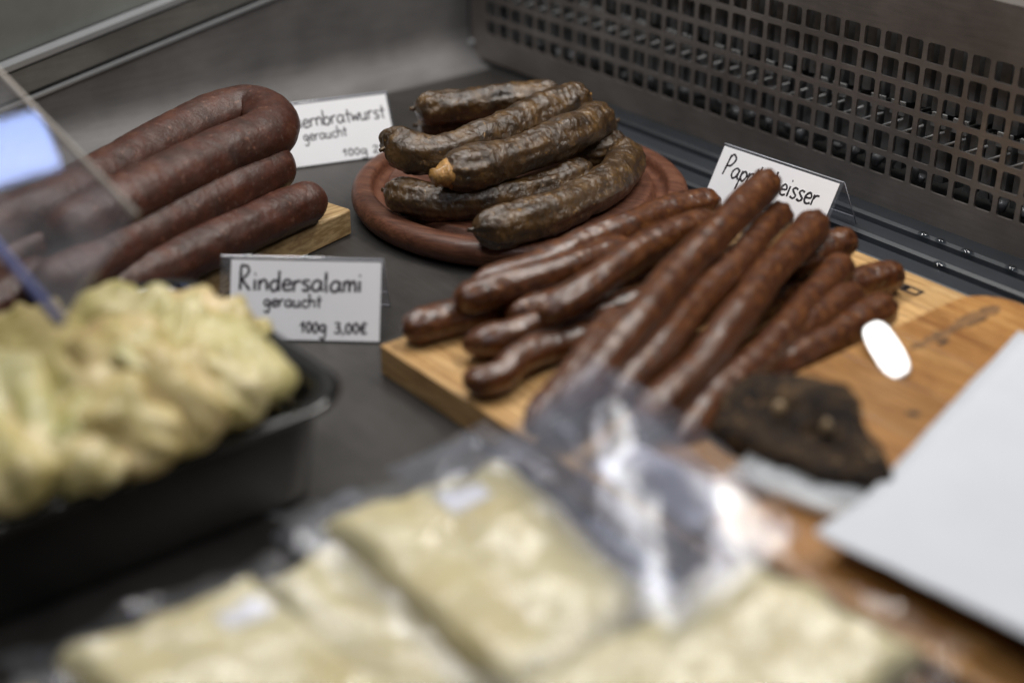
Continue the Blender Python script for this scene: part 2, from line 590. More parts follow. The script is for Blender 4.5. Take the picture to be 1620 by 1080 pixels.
cu = empty('cooling_unit', (0.25, 0.06, 0.0))
tag(cu, 'frosted cooling unit with dark fins behind the perforated grille', 'cooler')
vv, ff = box_vf((0.25, 0.125, 0.08), (0.55, 0, 0), (0, 0.002, 0), (0, 0, 0.12))
mesh('back_panel', vv, ff, M_DARK, cu, False)
vv, ff = box_vf((0.25, 0.062, 0.001), (0.55, 0, 0), (0, 0.06, 0), (0, 0, 0.001))
mesh('drip_pan', vv, ff, M_DARK, cu, False)
finm = None
for i in range(62):
    x = -0.09 + i * 0.0105
    for z0, z1, y0 in ((0.022, 0.058, 0.022), (0.064, 0.115, 0.024)):
        c = Vector((x + random.uniform(-.0006, .0006), y0 + 0.022, (z0 + z1) / 2))
        vv, ff = box_vf(c, (0.0028, 0.0006, 0), (0.0016, 0.020, 0), (0, 0, (z1 - z0) / 2))
        mesh('fin', vv, ff, M_FIN, cu, False)
for i in range(44):
    x = -0.08 + i * 0.0150
    if i % 3 != 2:
        vv, ff = box_vf((x, 0.020, 0.0615), (0.0050, 0, 0), (0, 0.0008, 0), (0, 0, 0.0042))
        mesh('bracket', vv, ff, M_FINPALE, cu, False)
    vv, ff = tube_vf([Vector((x - 0.004, 0.012, 0.0505)), Vector((x + 0.005, 0.020, 0.0555))], [0.0009] * 2, 6)
    mesh('wire', vv, ff, M_FINPALE, cu)
M_ICE = simple('frost', (0.16, 0.165, 0.175), 0.32, 0.0, 0.3, 200, 0.4, 0.6)
for i in range(46):
    x = -0.07 + i * 0.0140 + random.uniform(-.004, .004)
    z = 0.0215 + random.uniform(-0.003, 0.003)
    r = random.uniform(0.0018, 0.0042)
    y = 0.018 + random.uniform(0, .008)
    h = random.uniform(0.003, 0.010)
    vv, ff = tube_vf([Vector((x + random.uniform(-.002, .002), y, z + h)), Vector((x, y, z + h * .5)), Vector((x, y, z)), Vector((x, y, z - .0015))], [r * 1.3, r * 1.1, r * 0.8, r * .25], 9)
    mesh('icicle', vv, ff, M_ICE, cu)

# ribbed mat in front of the grille
vs, fs = [], []
prof = []
nr = 3
for i in range(nr):
    y = 0.002 - i * 0.0245
    prof += [(y, 0.0008), (y - 0.0010, 0.0050), (y - 0.0030, 0.0062), (y - 0.0160, 0.0062), (y - 0.0185, 0.0050), (y - 0.0195, 0.0008)]
prof.append((0.002 - nr * 0.0245, 0.0008))
for x in (0.055, 0.95):
    vs += [(x, y, z) for y, z in prof]
n = len(prof)
fs = [(i, i + 1, n + i + 1, n + i) for i in range(n - 1)]
ribs = mesh('ribbed_mat', vs, fs, M_RIB, smooth=False)
tag(ribs, 'dark blue grey ribbed strip on the floor along the grille', 'mat')

def drop(px, py, rx, label):
    c = W(px, py, 0.0066)
    rx *= 1.25
    vs, fs = [], []
    nr_, ns = 6, 16
    for i in range(nr_):
        a = math.pi / 2 * i / (nr_ - 1)
        for k in range(ns):
            t = 2 * math.pi * k / ns
            vs.append((c.x + rx * math.cos(a) * math.cos(t), c.y + 0.8 * rx * math.cos(a) * math.sin(t), 0.0062 + 0.55 * rx * math.sin(a)))
    for i in range(nr_ - 1):
        for k in range(ns):
            fs.append((i * ns + k, i * ns + (k + 1) % ns, (i + 1) * ns + (k + 1) % ns, (i + 1) * ns + k))
    tag(mesh('water_drop', vs, fs, M_DROP), label, 'water drop', 'water drops on the ribbed mat')
drop(1461, 371, 0.0030, 'water drop on the ribbed mat, leftmost of the five')
drop(1488, 381, 0.0027, 'small water drop just right of the leftmost drop')
drop(1530, 398, 0.0032, 'water drop in the middle, close below the grille edge')
drop(1486, 419, 0.0034, 'water drop nearest to the cutting board corner')
drop(1600, 424, 0.0030, 'water drop on the ribbed mat at the right picture edge')

# ------------------------------------------------------------------ boards
def rbox(name, cx, cy, ux, uy, hx, hy, z0, z1, rad, mat, parent=None, seg=6, edge=0.002, origin=None):
    """flat board with rounded corners and eased edges; ux, uy unit vectors in the plane"""
    ring = []
    for (sx, sy, a0) in ((1, 1, 0), (-1, 1, 90), (-1, -1, 180), (1, -1, 270)):
        for t in range(seg + 1):
            a = R(a0 + 90 * t / seg)
            ring.append((sx * (hx - rad) + rad * math.cos(a), sy * (hy - rad) + rad * math.sin(a)))
    levels = [(z0, edge * .6), (z0 + edge * .6, 0), (z1 - edge, 0), (z1 - edge * .3, edge * .3), (z1, edge)]
    vs, fs = [], []
    n = len(ring)
    for (z, ins) in levels:
        for (x, y) in ring:
            fx = (hx - ins) / hx
            fy = (hy - ins) / hy
            p = Vector((cx, cy, z)) + ux * (x * fx) + uy * (y * fy)
            vs.append(p)
    for i in range(len(levels) - 1):
        for k in range(n):
            fs.append((i * n + k, i * n + (k + 1) % n, (i + 1) * n + (k + 1) % n, (i + 1) * n + k))
    fs.append(tuple(reversed(range(n))))
    fs.append(tuple(range((len(levels) - 1) * n, len(levels) * n)))
    return mesh(name, vs, fs, mat, parent, smooth=False, origin=origin)

UX, UY = Vector((1, 0, 0)), Vector((0, 1, 0))
BT = 0.016   # top of the big cutting board
# big laminated cutting board
bb = empty('cutting_board', (0.48, -0.22, 0))
tag(bb, 'large pale laminated cutting board carrying the thin paprika sausages', 'cutting board')
yy = -0.352
stw = 0.030
i = 0
while yy < -0.086:
    x = 0.279
    y1 = min(yy + stw, -0.083)
    brk = [0.279]
    if i == 0 or y1 > -0.09:
        brk += [0.60]
    else:
        s = 0.279 + random.uniform(0.09, 0.2)
        while s < 0.66:
            brk.append(s)
            s += random.uniform(0.13, 0.22)
    brk.append(0.72)
    for a, b in zip(brk, brk[1:]):
        rbox('stave', (a + b) / 2, (yy + y1) / 2, UX, UY, (b - a) / 2 - 0.00008, (y1 - yy) / 2 - 0.00008, 0.0005, BT + random.uniform(-.00006, .00006), 0.0006, M_WOOD, bb, 2, 0.0004)
    yy = y1
    i += 1

# second board lying on its right part
lb = W(1470, 492, 0.028)
x2 = lb.x
yb = W(1580, 466, 0.028).y
sb = empty('serving_board', (0.58, -0.2, BT))
tag(sb, 'orange toned rounded wooden board lying on the large board, half under white paper', 'cutting board')
y0 = -0.348
nst = 7
wst = (yb - y0) / nst
for i in range(nst):
    ya, yc = y0 + i * wst, y0 + (i + 1) * wst
    brk = [x2, x2 + 0.06 + 0.05 * ((i * 37) % 5) / 4, x2 + 0.17 + 0.03 * ((i * 17) % 4), 0.74]
    for j, (a, b) in enumerate(zip(brk, brk[1:])):
        if i == nst - 1 and j == 0:
            # far left corner is rounded
            rad = 0.022
            pts = [(a, ya), (b, ya), (b, yc)] + [(a + rad - rad * math.sin(R(t)), yc - rad + rad * math.cos(R(t))) for t in range(0, 91, 10)]
            pts = [(px_ * 1.0, py_ * 1.0) for px_, py_ in pts]
            n = len(pts)
            vs = [(x, y, BT + 0.0003) for x, y in pts] + [(x, y, 0.0273) for x, y in pts] + [(x + 0.0004 * (1 if x < a + .03 else 0), y - 0.0006 * (1 if y > yc - .03 else 0), 0.028) for x, y in pts]
            fs = [(k, (k + 1) % n, n + (k + 1) % n, n + k) for k in range(n)] + [(n + k, n + (k + 1) % n, 2 * n + (k + 1) % n, 2 * n + k) for k in range(n)] + [tuple(range(2 * n, 3 * n))]
            mesh('stave', vs, fs, M_WOOD2, sb, False)
        else:
            rbox('stave', (a + b) / 2, (ya + yc) / 2, UX, UY, (b - a) / 2 - 0.0001, wst / 2 - 0.0001, BT + 0.0003, 0.028 + random.uniform(-.0001, .0001), 0.0008, M_WOOD2, sb, 2, 0.0005)
# knot and knife scars on it
def smear(px0, py0, px1, py1, z, wid, name, mat, parent, n=14, jit=0.3):
    a, b = W(px0, py0, z), W(px1, py1, z)
    d = (b - a).normalized()
    s = Vector((-d.y, d.x, 0))
    vs, fs = [], []
    for i in range(n):
        t = i / (n - 1)
        p = a.lerp(b, t)
        h = wid * (0.35 + 0.65 * math.sin(math.pi * t) ** 0.5) * random.uniform(1 - jit, 1 + jit) / 2
        vs += [p - s * h, p + s * h]
    for i in range(n - 1):
        fs.append((2 * i, 2 * i + 1, 2 * i + 3, 2 * i + 2))
    return mesh(name, vs, fs, mat, parent)
M_STAIN = simple('worn_dark_scar', (0.20, 0.10, 0.035), 0.6, 0.0, 0.6, 150)
smear(1505, 520, 1580, 484, 0.0283, 0.0085, 'dark_scar', M_STAIN, sb)
smear(1440, 552, 1512, 519, 0.0283, 0.0060, 'dark_scar', M_STAIN, sb, jit=.6)
smear(1485, 545, 1499, 538, 0.0283, 0.0032, 'knot', M_BRAND, sb, 8)
smear(1432, 652, 1456, 655, 0.0283, 0.0045, 'knot', M_BRAND, sb, 8)
# burnt mark on the big board
def flatquad(name, pts, mat, parent, th=0.0002):
    vs = [Vector(p) for p in pts]
    fs = [tuple(range(len(vs)))]
    return mesh(name, vs, fs, mat, parent, False)
def brandbar(a, b, wd):
    a, b = Vector(a), Vector(b)
    d = (b - a).normalized()
    s = Vector((-d.y, d.x, 0)) * wd / 2
    flatquad('burnt_mark', [a - s, b - s, b + s, a + s], M_BRAND, bb)
bc = W(1440, 458, BT + 0.0002)
for (a, b, wd) in (((-.011, -.005), (.009, -.005), .003), ((-.0115, .005), (.009, .005), .003), ((.0095, -.0065), (.0095, .0065), .003), ((-.0085, -.0034), (-.0085, .0034), .009), ((-.004, -.0034), (-.004, .0034), .004)):
    brandbar(bc + Vector((a[0], a[1], 0)) * .6, bc + Vector((b[0], b[1], 0)) * .6, wd * .7)

# board under the salami
so = W(556, 331, BT)
dirn = (W(315, 441, BT) - so)
dirn.z = 0
dirn.normalize()
per = Vector((dirn.y, -dirn.x, 0))
if per.x > 0: per = -per
hx, hy = 0.15, 0.085
cc = so + dirn * hx + per * hy
sbd = rbox('salami_board', cc.x, cc.y, dirn, per, hx, hy, 0.0005, BT, 0.002, M_WOODPALE, None, 3, 0.001)
sbd.name = 'wooden_board'
tag(sbd, 'plain pale wooden board under the thick dark salamis', 'board')

# round board, turned
RB = Vector((0.155, -0.161, 0))
RR = 0.104
prof = [(0.0, 0.0005), (RR * .93, 0.0005), (RR * .975, 0.003), (RR * .998, 0.0075), (RR, 0.010), (RR * .992, 0.0135), (RR * .968, 0.0163), (RR * .945, 0.0170), (RR * .895, 0.0172), (RR * .880, 0.0168), (RR * .872, 0.0130), (RR * .86, 0.0098), (RR * .82, 0.0094), (RR * .80, 0.0110), (RR * .785, 0.0150), (RR * .77, 0.0160), (0.0, 0.0162)]
vs, fs = [], []
ns = 120
for (r, z) in prof:
    for k in range(ns):
        a = 2 * math.pi * k / ns
        vs.append((RB.x + r * math.cos(a), RB.y + r * math.sin(a), z))
for i in range(len(prof) - 1):
    for k in range(ns):
        fs.append((i * ns + k, i * ns + (k + 1) % ns, (i + 1) * ns + (k + 1) % ns, (i + 1) * ns + k))
rb = mesh('round_board', vs, fs, M_WOODRED, origin=(RB.x, RB.y, 0))
rb.data.transform(Matrix.Rotation(R(-28), 4, 'Z'))
rb.rotation_euler = (0, 0, R(28))
tag(rb, 'round reddish brown wooden board with a turned groove', 'board')

# ------------------------------------------------------------------ sausages
def sausage(pix, r, mat, label, group, name='sausage', end=(1.0, 1.0), lump=0.05, wr=0.0006, ring=48, n=170, wob=0.0008, crk=0.0, crs=450, pinch=0.0, seed=None):
    seed = random.random() * 50 if seed is None else seed
    pts = [W(*p) for p in pix]
    c, L = catmull(pts, n * 3)
    # denser towards the ends so they come out round
    prm = []
    for i in range(n):
        t = i / (n - 1)
        prm.append(t - 0.55 * math.sin(2 * math.pi * t) / (2 * math.pi))
    cen, rad = [], []
    for t in prm:
        f = t * (len(c) - 1)
        k = min(int(f), len(c) - 2)
        p = c[k].lerp(c[k + 1], f - k)
        s = t * L
        p = p + Vector((noise.noise(Vector((s * 22, seed, 1))), noise.noise(Vector((s * 22, seed, 5))), .5 * noise.noise(Vector((s * 22, seed, 9))))) * wob
        e0, e1 = s / (r * 1.15 * end[0]), (L - s) / (r * 1.15 * end[1])
        rr = r
        for e in (e0, e1):
            if e < 1:
                rr *= max(math.sqrt(max(0, 1 - (1 - e) ** 2)), 0.10)
        rr *= 1 + lump * noise.noise(Vector((seed, s * 28, 0))) + lump * 0.22 * noise.noise(Vector((seed + 9, s * 70, 3)))
        cen.append(p)
        rad.append(max(rr, r * 0.08))
    def dsp(p, t, a):
        q = p * 110 + Vector((seed, 0, 0))
        q2 = p * 300 + Vector((0, seed, 0))
        lon = noise.noise(Vector((math.cos(a) * 2.6 + seed, math.sin(a) * 2.6, t * 5)))
        d = wr * (noise.noise(q) * 1.2 + noise.noise(q2) * 0.7 + lon * 1.5)
        sl = min(t, 1 - t) * L / r
        if pinch and sl < 3.2:
            d += pinch * r * math.cos(7 * a + seed + 2 * noise.noise(p * 90)) * (1 - sl / 3.2) ** 1.5
        if crk:
            k1 = abs(noise.noise(p * crs + Vector((seed, 7, 0))))
            k2 = abs(noise.noise(p * crs * 2.1 + Vector((seed, 1, 4))))
            d -= crk * (max(0, 1 - 4 * k1) + .5 * max(0, 1 - 4 * k2))
        return d
    vv, ff = tube_vf(cen, rad, ring, None, dsp)
    o = mesh(name, vv, ff, mat)
    tag(o, label, 'sausage', group)
    return o, cen

def tip(o, p, d, r, mat, length=0.006, rag=0.0006):
    """twisted end of the casing, a part of its sausage"""
    a = Vector(p)
    d = Vector(d).normalized()
    pts = [a - d * 0.003, a, a + d * length * .5, a + d * length]
    vv, ff = tube_vf(pts, [r, r * .8, r * .55, r * .62], 14, None, lambda q, t, an: rag * noise.noise(q * 420))
    mesh('casing_end', vv, ff, mat, o)

GB = 'smoked bratwursts on the round board'
B = [
 ([(655, 172, .046), (720, 168, .047), (800, 160, .048), (890, 150, .050)], .0105, 'mottled brown sausage at the very back of the round board, topmost of two'),
 ([(660, 198, .029), (720, 198, .029), (800, 190, .029), (900, 185, .029)], .0115, 'dark sausage at the back, lying below the rearmost one'),
 ([(607, 236, .049), (625, 230, .050), (660, 245, .048), (710, 241, .048), (780, 215, .051), (860, 178, .054), (928, 152, .056)], .0118, 'long glossy sausage on top with a kinked, upturned left end'),
 ([(700, 277, .046), (760, 263, .0465), (840, 238, .047), (910, 208, .048), (958, 180, .049)], .0123, 'sausage on top with a torn orange cut end facing the viewer'),
 ([(612, 302, .0262), (680, 317, .0262), (760, 318, .0262), (850, 300, .0265), (935, 270, .028)], .0102, 'dark lower sausage running beneath the torn-ended one'),
 ([(746, 364, .0277), (800, 356, .0277), (880, 333, .0277), (950, 300, .0277), (985, 265, .0277), (990, 240, .0277)], .0118, 'olive mottled curved sausage lying frontmost on the round board'),
 ([(900, 240, .029), (950, 240, .030), (985, 222, .031)], .0105, 'short visible sausage end with pale tip at the right, behind the frontmost one'),
 ([(880, 215, .0285), (930, 205, .029), (972, 192, .031)], .0110, 'sausage end at right tucked below the two top sausages'),
]
for i, (px, r, lab) in enumerate(B):
    o, cen = sausage(px, r, M_BAUER, lab, GB, end=(1.0, 1.0), lump=0.12, wr=0.0009, wob=.0012, crk=.00024, crs=380, pinch=.10, ring=64, n=240, seed=i * 3.7)
    if i == 3:
        tip(o, cen[0] + (cen[6] - cen[0]) * .2, cen[0] - cen[6], 0.0088, M_TIP, 0.006, 0.0022)
    else:
        tip(o, cen[0], cen[0] - cen[5], 0.0022, M_BAUER, 0.003)
    tip(o, cen[-1], cen[-1] - cen[-6], 0.0020, M_BAUER if i % 2 else M_TIP, 0.0035)

GS = 'thick salamis at the left'
S = [
 ([(-70, 395, .052), (0, 362, .053), (85, 330, .055), (170, 281, .056), (255, 232, .058), (330, 194, .060), (385, 177, .061), (424, 186, .061), (425, 212, .061), (341, 251, .060), (255, 294, .059), (170, 338, .058), (80, 385, .056)], .0165, 'thick salami bent back on itself in a hairpin, topmost of the pile'),
 ([(455, 254, .044), (430, 266, .044), (383, 293, .044), (298, 336, .043), (213, 383, .042), (149, 422, .042), (60, 470, .042)], .0150, 'straight salami in the middle of the pile, below the hairpin one'),
 ([(512, 311, .0292), (480, 322, .0292), (426, 346, .0292), (341, 385, .0292), (255, 424, .0292), (150, 475, .0292)], .0133, 'lowest salami nearest the edge of its pale board'),
 ([(-60, 450, .036), (10, 425, .037), (60, 405, .038), (100, 395, .036)], .0160, 'dark salami end at the left edge under the hairpin one'),
 ([(-80, 520, .033), (-10, 488, .033), (60, 450, .034), (100, 435, .034)], .0150, 'salami end low at the left picture edge behind the black tray'),
]
for i, (px, r, lab) in enumerate(S):
    sausage(px, r * .96, M_SALAMI, lab, GS, name='salami', end=(0.95, 0.95), lump=0.05, wr=0.0003, n=260 if i == 0 else 160, ring=60, crk=.0001, crs=380, seed=i * 5.1 + 2)

GP = 'thin paprika sausages on the large board'
Z1, Z2, Z3 = 0.0250, 0.0385, 0.0520
PP = [
 ([(1221, 281, .068), (1170, 332, .065), (1090, 415, .060), (1010, 507, .055), (940, 592, .050), (880, 660, .043)], .0093, 'long sausage on top of the fan, its rounded end covering part of the rear card'),
 ([(1240, 335, .051), (1165, 415, .051), (1080, 510, .048), (1010, 590, .044), (950, 655, .038)], .0086, 'sausage right beside the topmost one, second of the fan'),
 ([(1294, 345, .052), (1225, 425, .050), (1145, 525, .046), (1060, 625, .040), (1010, 680, .036)], .0092, 'reddish sausage third in the fan, end just below the rear card'),
 ([(1340, 415, .037), (1280, 480, .036), (1190, 575, .034), (1100, 665, .030), (1060, 705, .027)], .0088, 'sausage with an orange end spot, fourth in the fan'),
 ([(1135, 318, .040), (1060, 335, .041), (960, 375, .041), (850, 420, .037), (740, 458, .032)], .0095, 'reddish brown sausage along the left edge of the heap, nearest the round board'),
 ([(1130, 345, .050), (1060, 372, .051), (970, 425, .049), (890, 475, .045), (850, 500, .042)], .0088, 'sausage with a long bright sheen, left of the topmost one'),
 ([(634, 524, Z1), (690, 506, Z1), (760, 486, .026), (850, 455, .027), (950, 420, .027)], .0095, 'sausage whose blunt end points to the card at the board corner'),
 ([(728, 545, Z1), (790, 533, .026), (870, 510, .028), (980, 488, .030), (1060, 470, .030)], .0090, 'sausage with tapered end, second from the board corner'),
 ([(738, 590, .0245), (765, 602, .0245), (800, 594, .0245), (822, 570, .026), (870, 545, .026), (960, 520, .026)], .0080, 'short curled sausage end lying nearest the front edge of the board'),
 ([(1358, 382, .040), (1325, 386, .039), (1270, 410, .037), (1200, 450, .034)], .0093, 'sausage with a round blunt end beside the ribbed mat'),
 ([(1432, 438, .0255), (1400, 437, .0255), (1350, 450, .0255), (1290, 480, .0255)], .0093, 'rightmost short sausage pointing to the grille'),
 ([(1412, 482, .0262), (1370, 505, .0262), (1300, 545, .0262), (1230, 580, .0262), (1150, 615, .0262)], .0095, 'lowest sausage along the right side of the heap'),
 ([(1360, 458, .033), (1310, 490, .033), (1240, 545, .032), (1160, 610, .030)], .0086, 'sausage squeezed between the fan and the lowest right one'),
 ([(985, 500, .037), (930, 570, .036), (870, 640, .031), (838, 685, .026)], .0088, 'sausage pointing down towards the clear plastic bag'),
 ([(1190, 400, Z1), (1090, 470, Z1), (990, 540, Z1), (900, 590, Z1)], .0090, 'bottom sausage half hidden in the middle of the heap'),
 ([(1290, 430, Z1), (1180, 500, Z1), (1080, 580, Z1), (1000, 640, Z1)], .0090, 'bottom sausage hidden beneath the right part of the fan'),
 ([(716, 476, .0365), (775, 462, .038), (880, 430, .040), (1000, 385, .041)], .0088, 'sausage overlapping the left edge one, its end above the blunt end'),
 ([(1090, 400, .029), (980, 440, .030), (880, 480, .030), (800, 500, .029)], .0090, 'sausage in the left hollow under the one with the long sheen'),
]
for i, (px, r, lab) in enumerate(PP):
    sausage(px, r * .96, M_PAPRIKA, lab, GP, end=(1.0 + .9 * (i in (7, 8, 12, 5)), 1.9), lump=0.07, wr=0.00035, wob=.0026, crk=.00010, crs=240, pinch=.10, seed=i * 2.9 + 1)

# ------------------------------------------------------------------ signs with handwriting
G = {
 'a': ([[(.78, .85), (.45, 1), (.1, .7), (.06, .25), (.32, 0), (.62, .2), (.78, .75), (.8, .95)], [(.79, .9), (.78, .3), (.95, 0)]], 1.08),
 'b': ([[(.05, 1.9), (.04, 0)], [(.05, .6), (.4, 1), (.74, .65), (.62, .12), (.3, 0), (.05, .2)]], .95),
 'c': ([[(.72, .85), (.4, 1), (.08, .6), (.2, .12), (.5, 0), (.78, .15)]], .92),
 'd': ([[(.7, .75), (.4, 1), (.05, .55), (.28, 0), (.62, .25), (.72, .8)], [(.78, 1.9), (.74, .9), (.76, 0)]], 1.0),
 'e': ([[(.08, .5), (.7, .6), (.6, .95), (.35, 1), (.08, .6), (.15, .15), (.45, 0), (.8, .15)]], .92),
 'g': ([[(.7, .8), (.4, 1), (.08, .65), (.28, .1), (.58, .3), (.72, .95)], [(.72, .95), (.7, -.4), (.45, -.85), (.08, -.6)]], .98),
 'h': ([[(.05, 1.9), (.05, 0)], [(.05, .6), (.4, 1), (.66, .75), (.7, 0)]], .92),
 'i': ([[(.1, 1), (.1, 0)], [(.08, 1.5), (.18, 1.53)]], .42),
 'k': ([[(.05, 1.9), (.05, 0)], [(.6, 1), (.08, .45), (.65, 0)]], .82),
 'l': ([[(.1, 1.9), (.1, .3), (.22, 0)]], .45),
 'm': ([[(.05, 1), (.05, 0)], [(.05, .6), (.3, 1), (.48, .75), (.5, 0)], [(.5, .6), (.78, 1), (.96, .7), (1, 0)]], 1.22),
 'n': ([[(.05, 1), (.05, 0)], [(.05, .6), (.4, 1), (.66, .75), (.7, 0)]], .92),
 'p': ([[(.1, 1), (.0, -.85)], [(.08, .65), (.4, 1), (.75, .65), (.45, .05), (.08, .3)]], .92),
 'r': ([[(.05, 1), (.05, 0)], [(.05, .55), (.28, .92), (.62, .98)]], .72),
 's': ([[(.65, .9), (.35, 1), (.1, .78), (.35, .52), (.62, .28), (.4, .0), (.02, .1)]], .8),
 't': ([[(.32, 1.6), (.3, .2), (.45, 0)], [(0, 1), (.65, 1.03)]], .72),
 'u': ([[(.05, 1), (.08, .25), (.35, 0), (.65, .35)], [(.68, 1), (.68, .2), (.85, 0)]], .98),
 'w': ([[(0, 1), (.2, 0), (.45, .75), (.7, 0), (.95, 1)]], 1.08),
 'B': ([[(.1, 2), (.1, 0)], [(.1, 2), (.7, 1.8), (.65, 1.25), (.15, 1.05)], [(.15, 1.05), (.85, .8), (.7, .1), (.08, 0)]], 1.1),
 'P': ([[(.2, 2), (.0, 0)], [(.16, 1.8), (.5, 2.1), (.9, 1.7), (.6, 1.05), (.12, .9)]], 1.0),
 'R': ([[(.1, 2.3), (.05, 0)], [(.1, 2.3), (.65, 2.2), (.7, 1.6), (.15, .95)], [(.2, .95), (.85, 0)]], 1.15),
 '0': ([[(.35, 1.35), (.08, .8), (.2, .1), (.5, .1), (.62, .8), (.38, 1.35)]], .78),
 '1': ([[(0, .8), (.35, 1.38)], [(.36, 1.4), (.28, 0)]], .62),
 '2': ([[(.05, 1.1), (.35, 1.35), (.6, 1.0), (.05, .05), (.7, .05)]], .82),
 '3': ([[(.08, 1.25), (.5, 1.3), (.5, .85), (.22, .72)], [(.22, .72), (.65, .5), (.45, .02), (.02, .1)]], .82),
 ',': ([[(.15, .15), (.1, -.3)]], .35),
 '€': ([[(.75, 1.2), (.4, 1.35), (.15, .7), (.3, .05), (.75, .15)], [(0, .85), (.6, .88)], [(0, .5), (.55, .52)]], .9),
 ' ': ([], .6),
}
def lettering(string, x0, x1, base, xh, lw):
    """strokes as lists of 2-D points on the card (metres)"""
    tot = sum(G[ch][1] for ch in string)
    sx = (x1 - x0) / tot
    out, x = [], x0
    for ch in string:
        st, adv = G[ch]
        jy = random.uniform(-.05, .05) * xh
        for s in st:
            out.append([(x + px * sx, base + jy + py * xh) for px, py in s])
        x += adv * sx
    return out

def sign(bl, br, hgt, dep, lines, label, flip=False, card_in=(0.055, 0.0), thick=0.0011):
    """folded clear holder with a white card; bl, br = base corners, hgt = height of the fold, dep = how far back the fold lies"""
    bl, br = Vector(bl), Vector(br)
    u = (br - bl)
    Wd = u.length
    u.normalize()
    nb = Vector((-u.y, u.x, 0))                    # away from the viewer
    up = (nb * dep + Vector((0, 0, hgt)))
    H = up.length
    up.normalize()
    nf = u.cross(up).normalized()                  # out of the front face
    t = empty('price_sign', bl.lerp(br, .5))
    tag(t, label, 'sign', 'price signs')
    def P3(x, y, o_): return bl + u * x + up * y + nf * o_
    def slab(name, x0, x1, y0, y1, o0, o1, mat):
        vv = [P3(x, y, o_) for o_ in (o0, o1) for (x, y) in ((x0, y0), (x1, y0), (x1, y1), (x0, y1))]
        ff = [(3, 2, 1, 0), (4, 5, 6, 7), (0, 1, 5, 4), (1, 2, 6, 5), (2, 3, 7, 6), (3, 0, 4, 7)]
        return mesh(name, vv, ff, mat, t, False)
    slab('holder_front', 0, Wd, 0.0004, H, -thick, 0, M_ACRYL)
    cx0, cx1 = Wd * card_in[0], Wd * (1 - card_in[1]) - 0.0006
    cy0, cy1 = 0.0008, H * 0.965
    card = slab('card', cx0, cx1, cy0, cy1, 0.0002, 0.0007, M_CARD)
    # rear leg
    top = [bl + up * H - nf * thick, br + up * H - nf * thick]
    foot = [bl + nb * dep * 2 + Vector((0, 0, .0004)), br + nb * dep * 2 + Vector((0, 0, .0004))]
    dn = (foot[0] - top[0]).normalized()
    nn = u.cross(dn).normalized() * thick
    vv = [top[0], top[1], foot[1], foot[0], top[0] + nn, top[1] + nn, foot[1] + nn, foot[0] + nn]
    ff = [(0, 1, 2, 3), (7, 6, 5, 4), (0, 4, 5, 1), (1, 5, 6, 2), (2, 6, 7, 3), (3, 7, 4, 0)]
    mesh('holder_leg', vv, ff, M_ACRYL, t, False)
    # pale rods painting the glint along edges of the clear sheet
    for (a, b) in ((top[1], foot[1]), (foot[1], foot[0]), (top[1].lerp(foot[1], .7), top[0].lerp(foot[0], .7))):
        vv, ff = tube_vf([a, b], [0.00025] * 2, 5)
        mesh('edge_glint', vv, ff, M_EDGE, t)
    a, b = P3(0, H, 0), P3(Wd, H, 0)
    vv, ff = tube_vf([a, b], [0.00035] * 2, 6)
    mesh('edge_glint', vv, ff, M_EDGE, t)
    cw, chh = cx1 - cx0, cy1 - cy0
    for (s, fx0, fx1, fb, fxh, lw) in lines:
        strokes = lettering(s, cx0 + fx0 * cw, cx0 + fx1 * cw, cy1 - fb * chh, fxh * chh, lw)
        vs, fs = [], []
        for st in strokes:
            pts = [P3(x, y, 0.0007) for x, y in st]
            c, L = catmull(pts, max(4, 5 * len(st)))
            vv, ff = tube_vf(c, [lw * (1 + .2 * random.uniform(-1, 1)) for _ in c], 7, (nf, 0.25))
            o_ = len(vs)
            vs += vv
            fs += [tuple(i + o_ for i in f) for f in ff]
        mesh('lettering', vs, fs, M_INK, t)
    return t

sign(W(345, 537, 0), W(602, 543, 0), 0.037, 0.0215,
     [('Rindersalami', .06, .885, .385, .135, .00078), ('geraucht', .225, .615, .585, .088, .00062), ('100g', .475, .655, .905, .10, .00062), ('3,00€', .70, .925, .905, .10, .00062)],
     'white handwritten card reading Rindersalami, in front of the salamis', card_in=(.068, 0.0))
bl = Vector((0.2292, -0.0576 - 0.0215, 0)); br = Vector((0.3170, -0.0515 - 0.0215, 0))
sign(bl, br, 0.037, 0.0215,
     [('Paprikabeisser', .075, .90, .42, .16, .00068)],
     'white handwritten card reading Paprikabeisser, behind the thin sausages', card_in=(.012, .012))
br = Vector((0.0376, -0.1693, 0)); d_ = Vector((0.296, 0.955, 0)).normalized()
sign(br - d_ * 0.084, br, 0.037, 0.0230,
     [('Bauernbratwurst', .05, .97, .38, .13, .0006), ('geraucht', .25, .62, .60, .095, .0005), ('100g 2', .55, .86, .93, .085, .0005)],
     'white handwritten card reading Bauernbratwurst, between salamis and round board', card_in=(.012, .012))

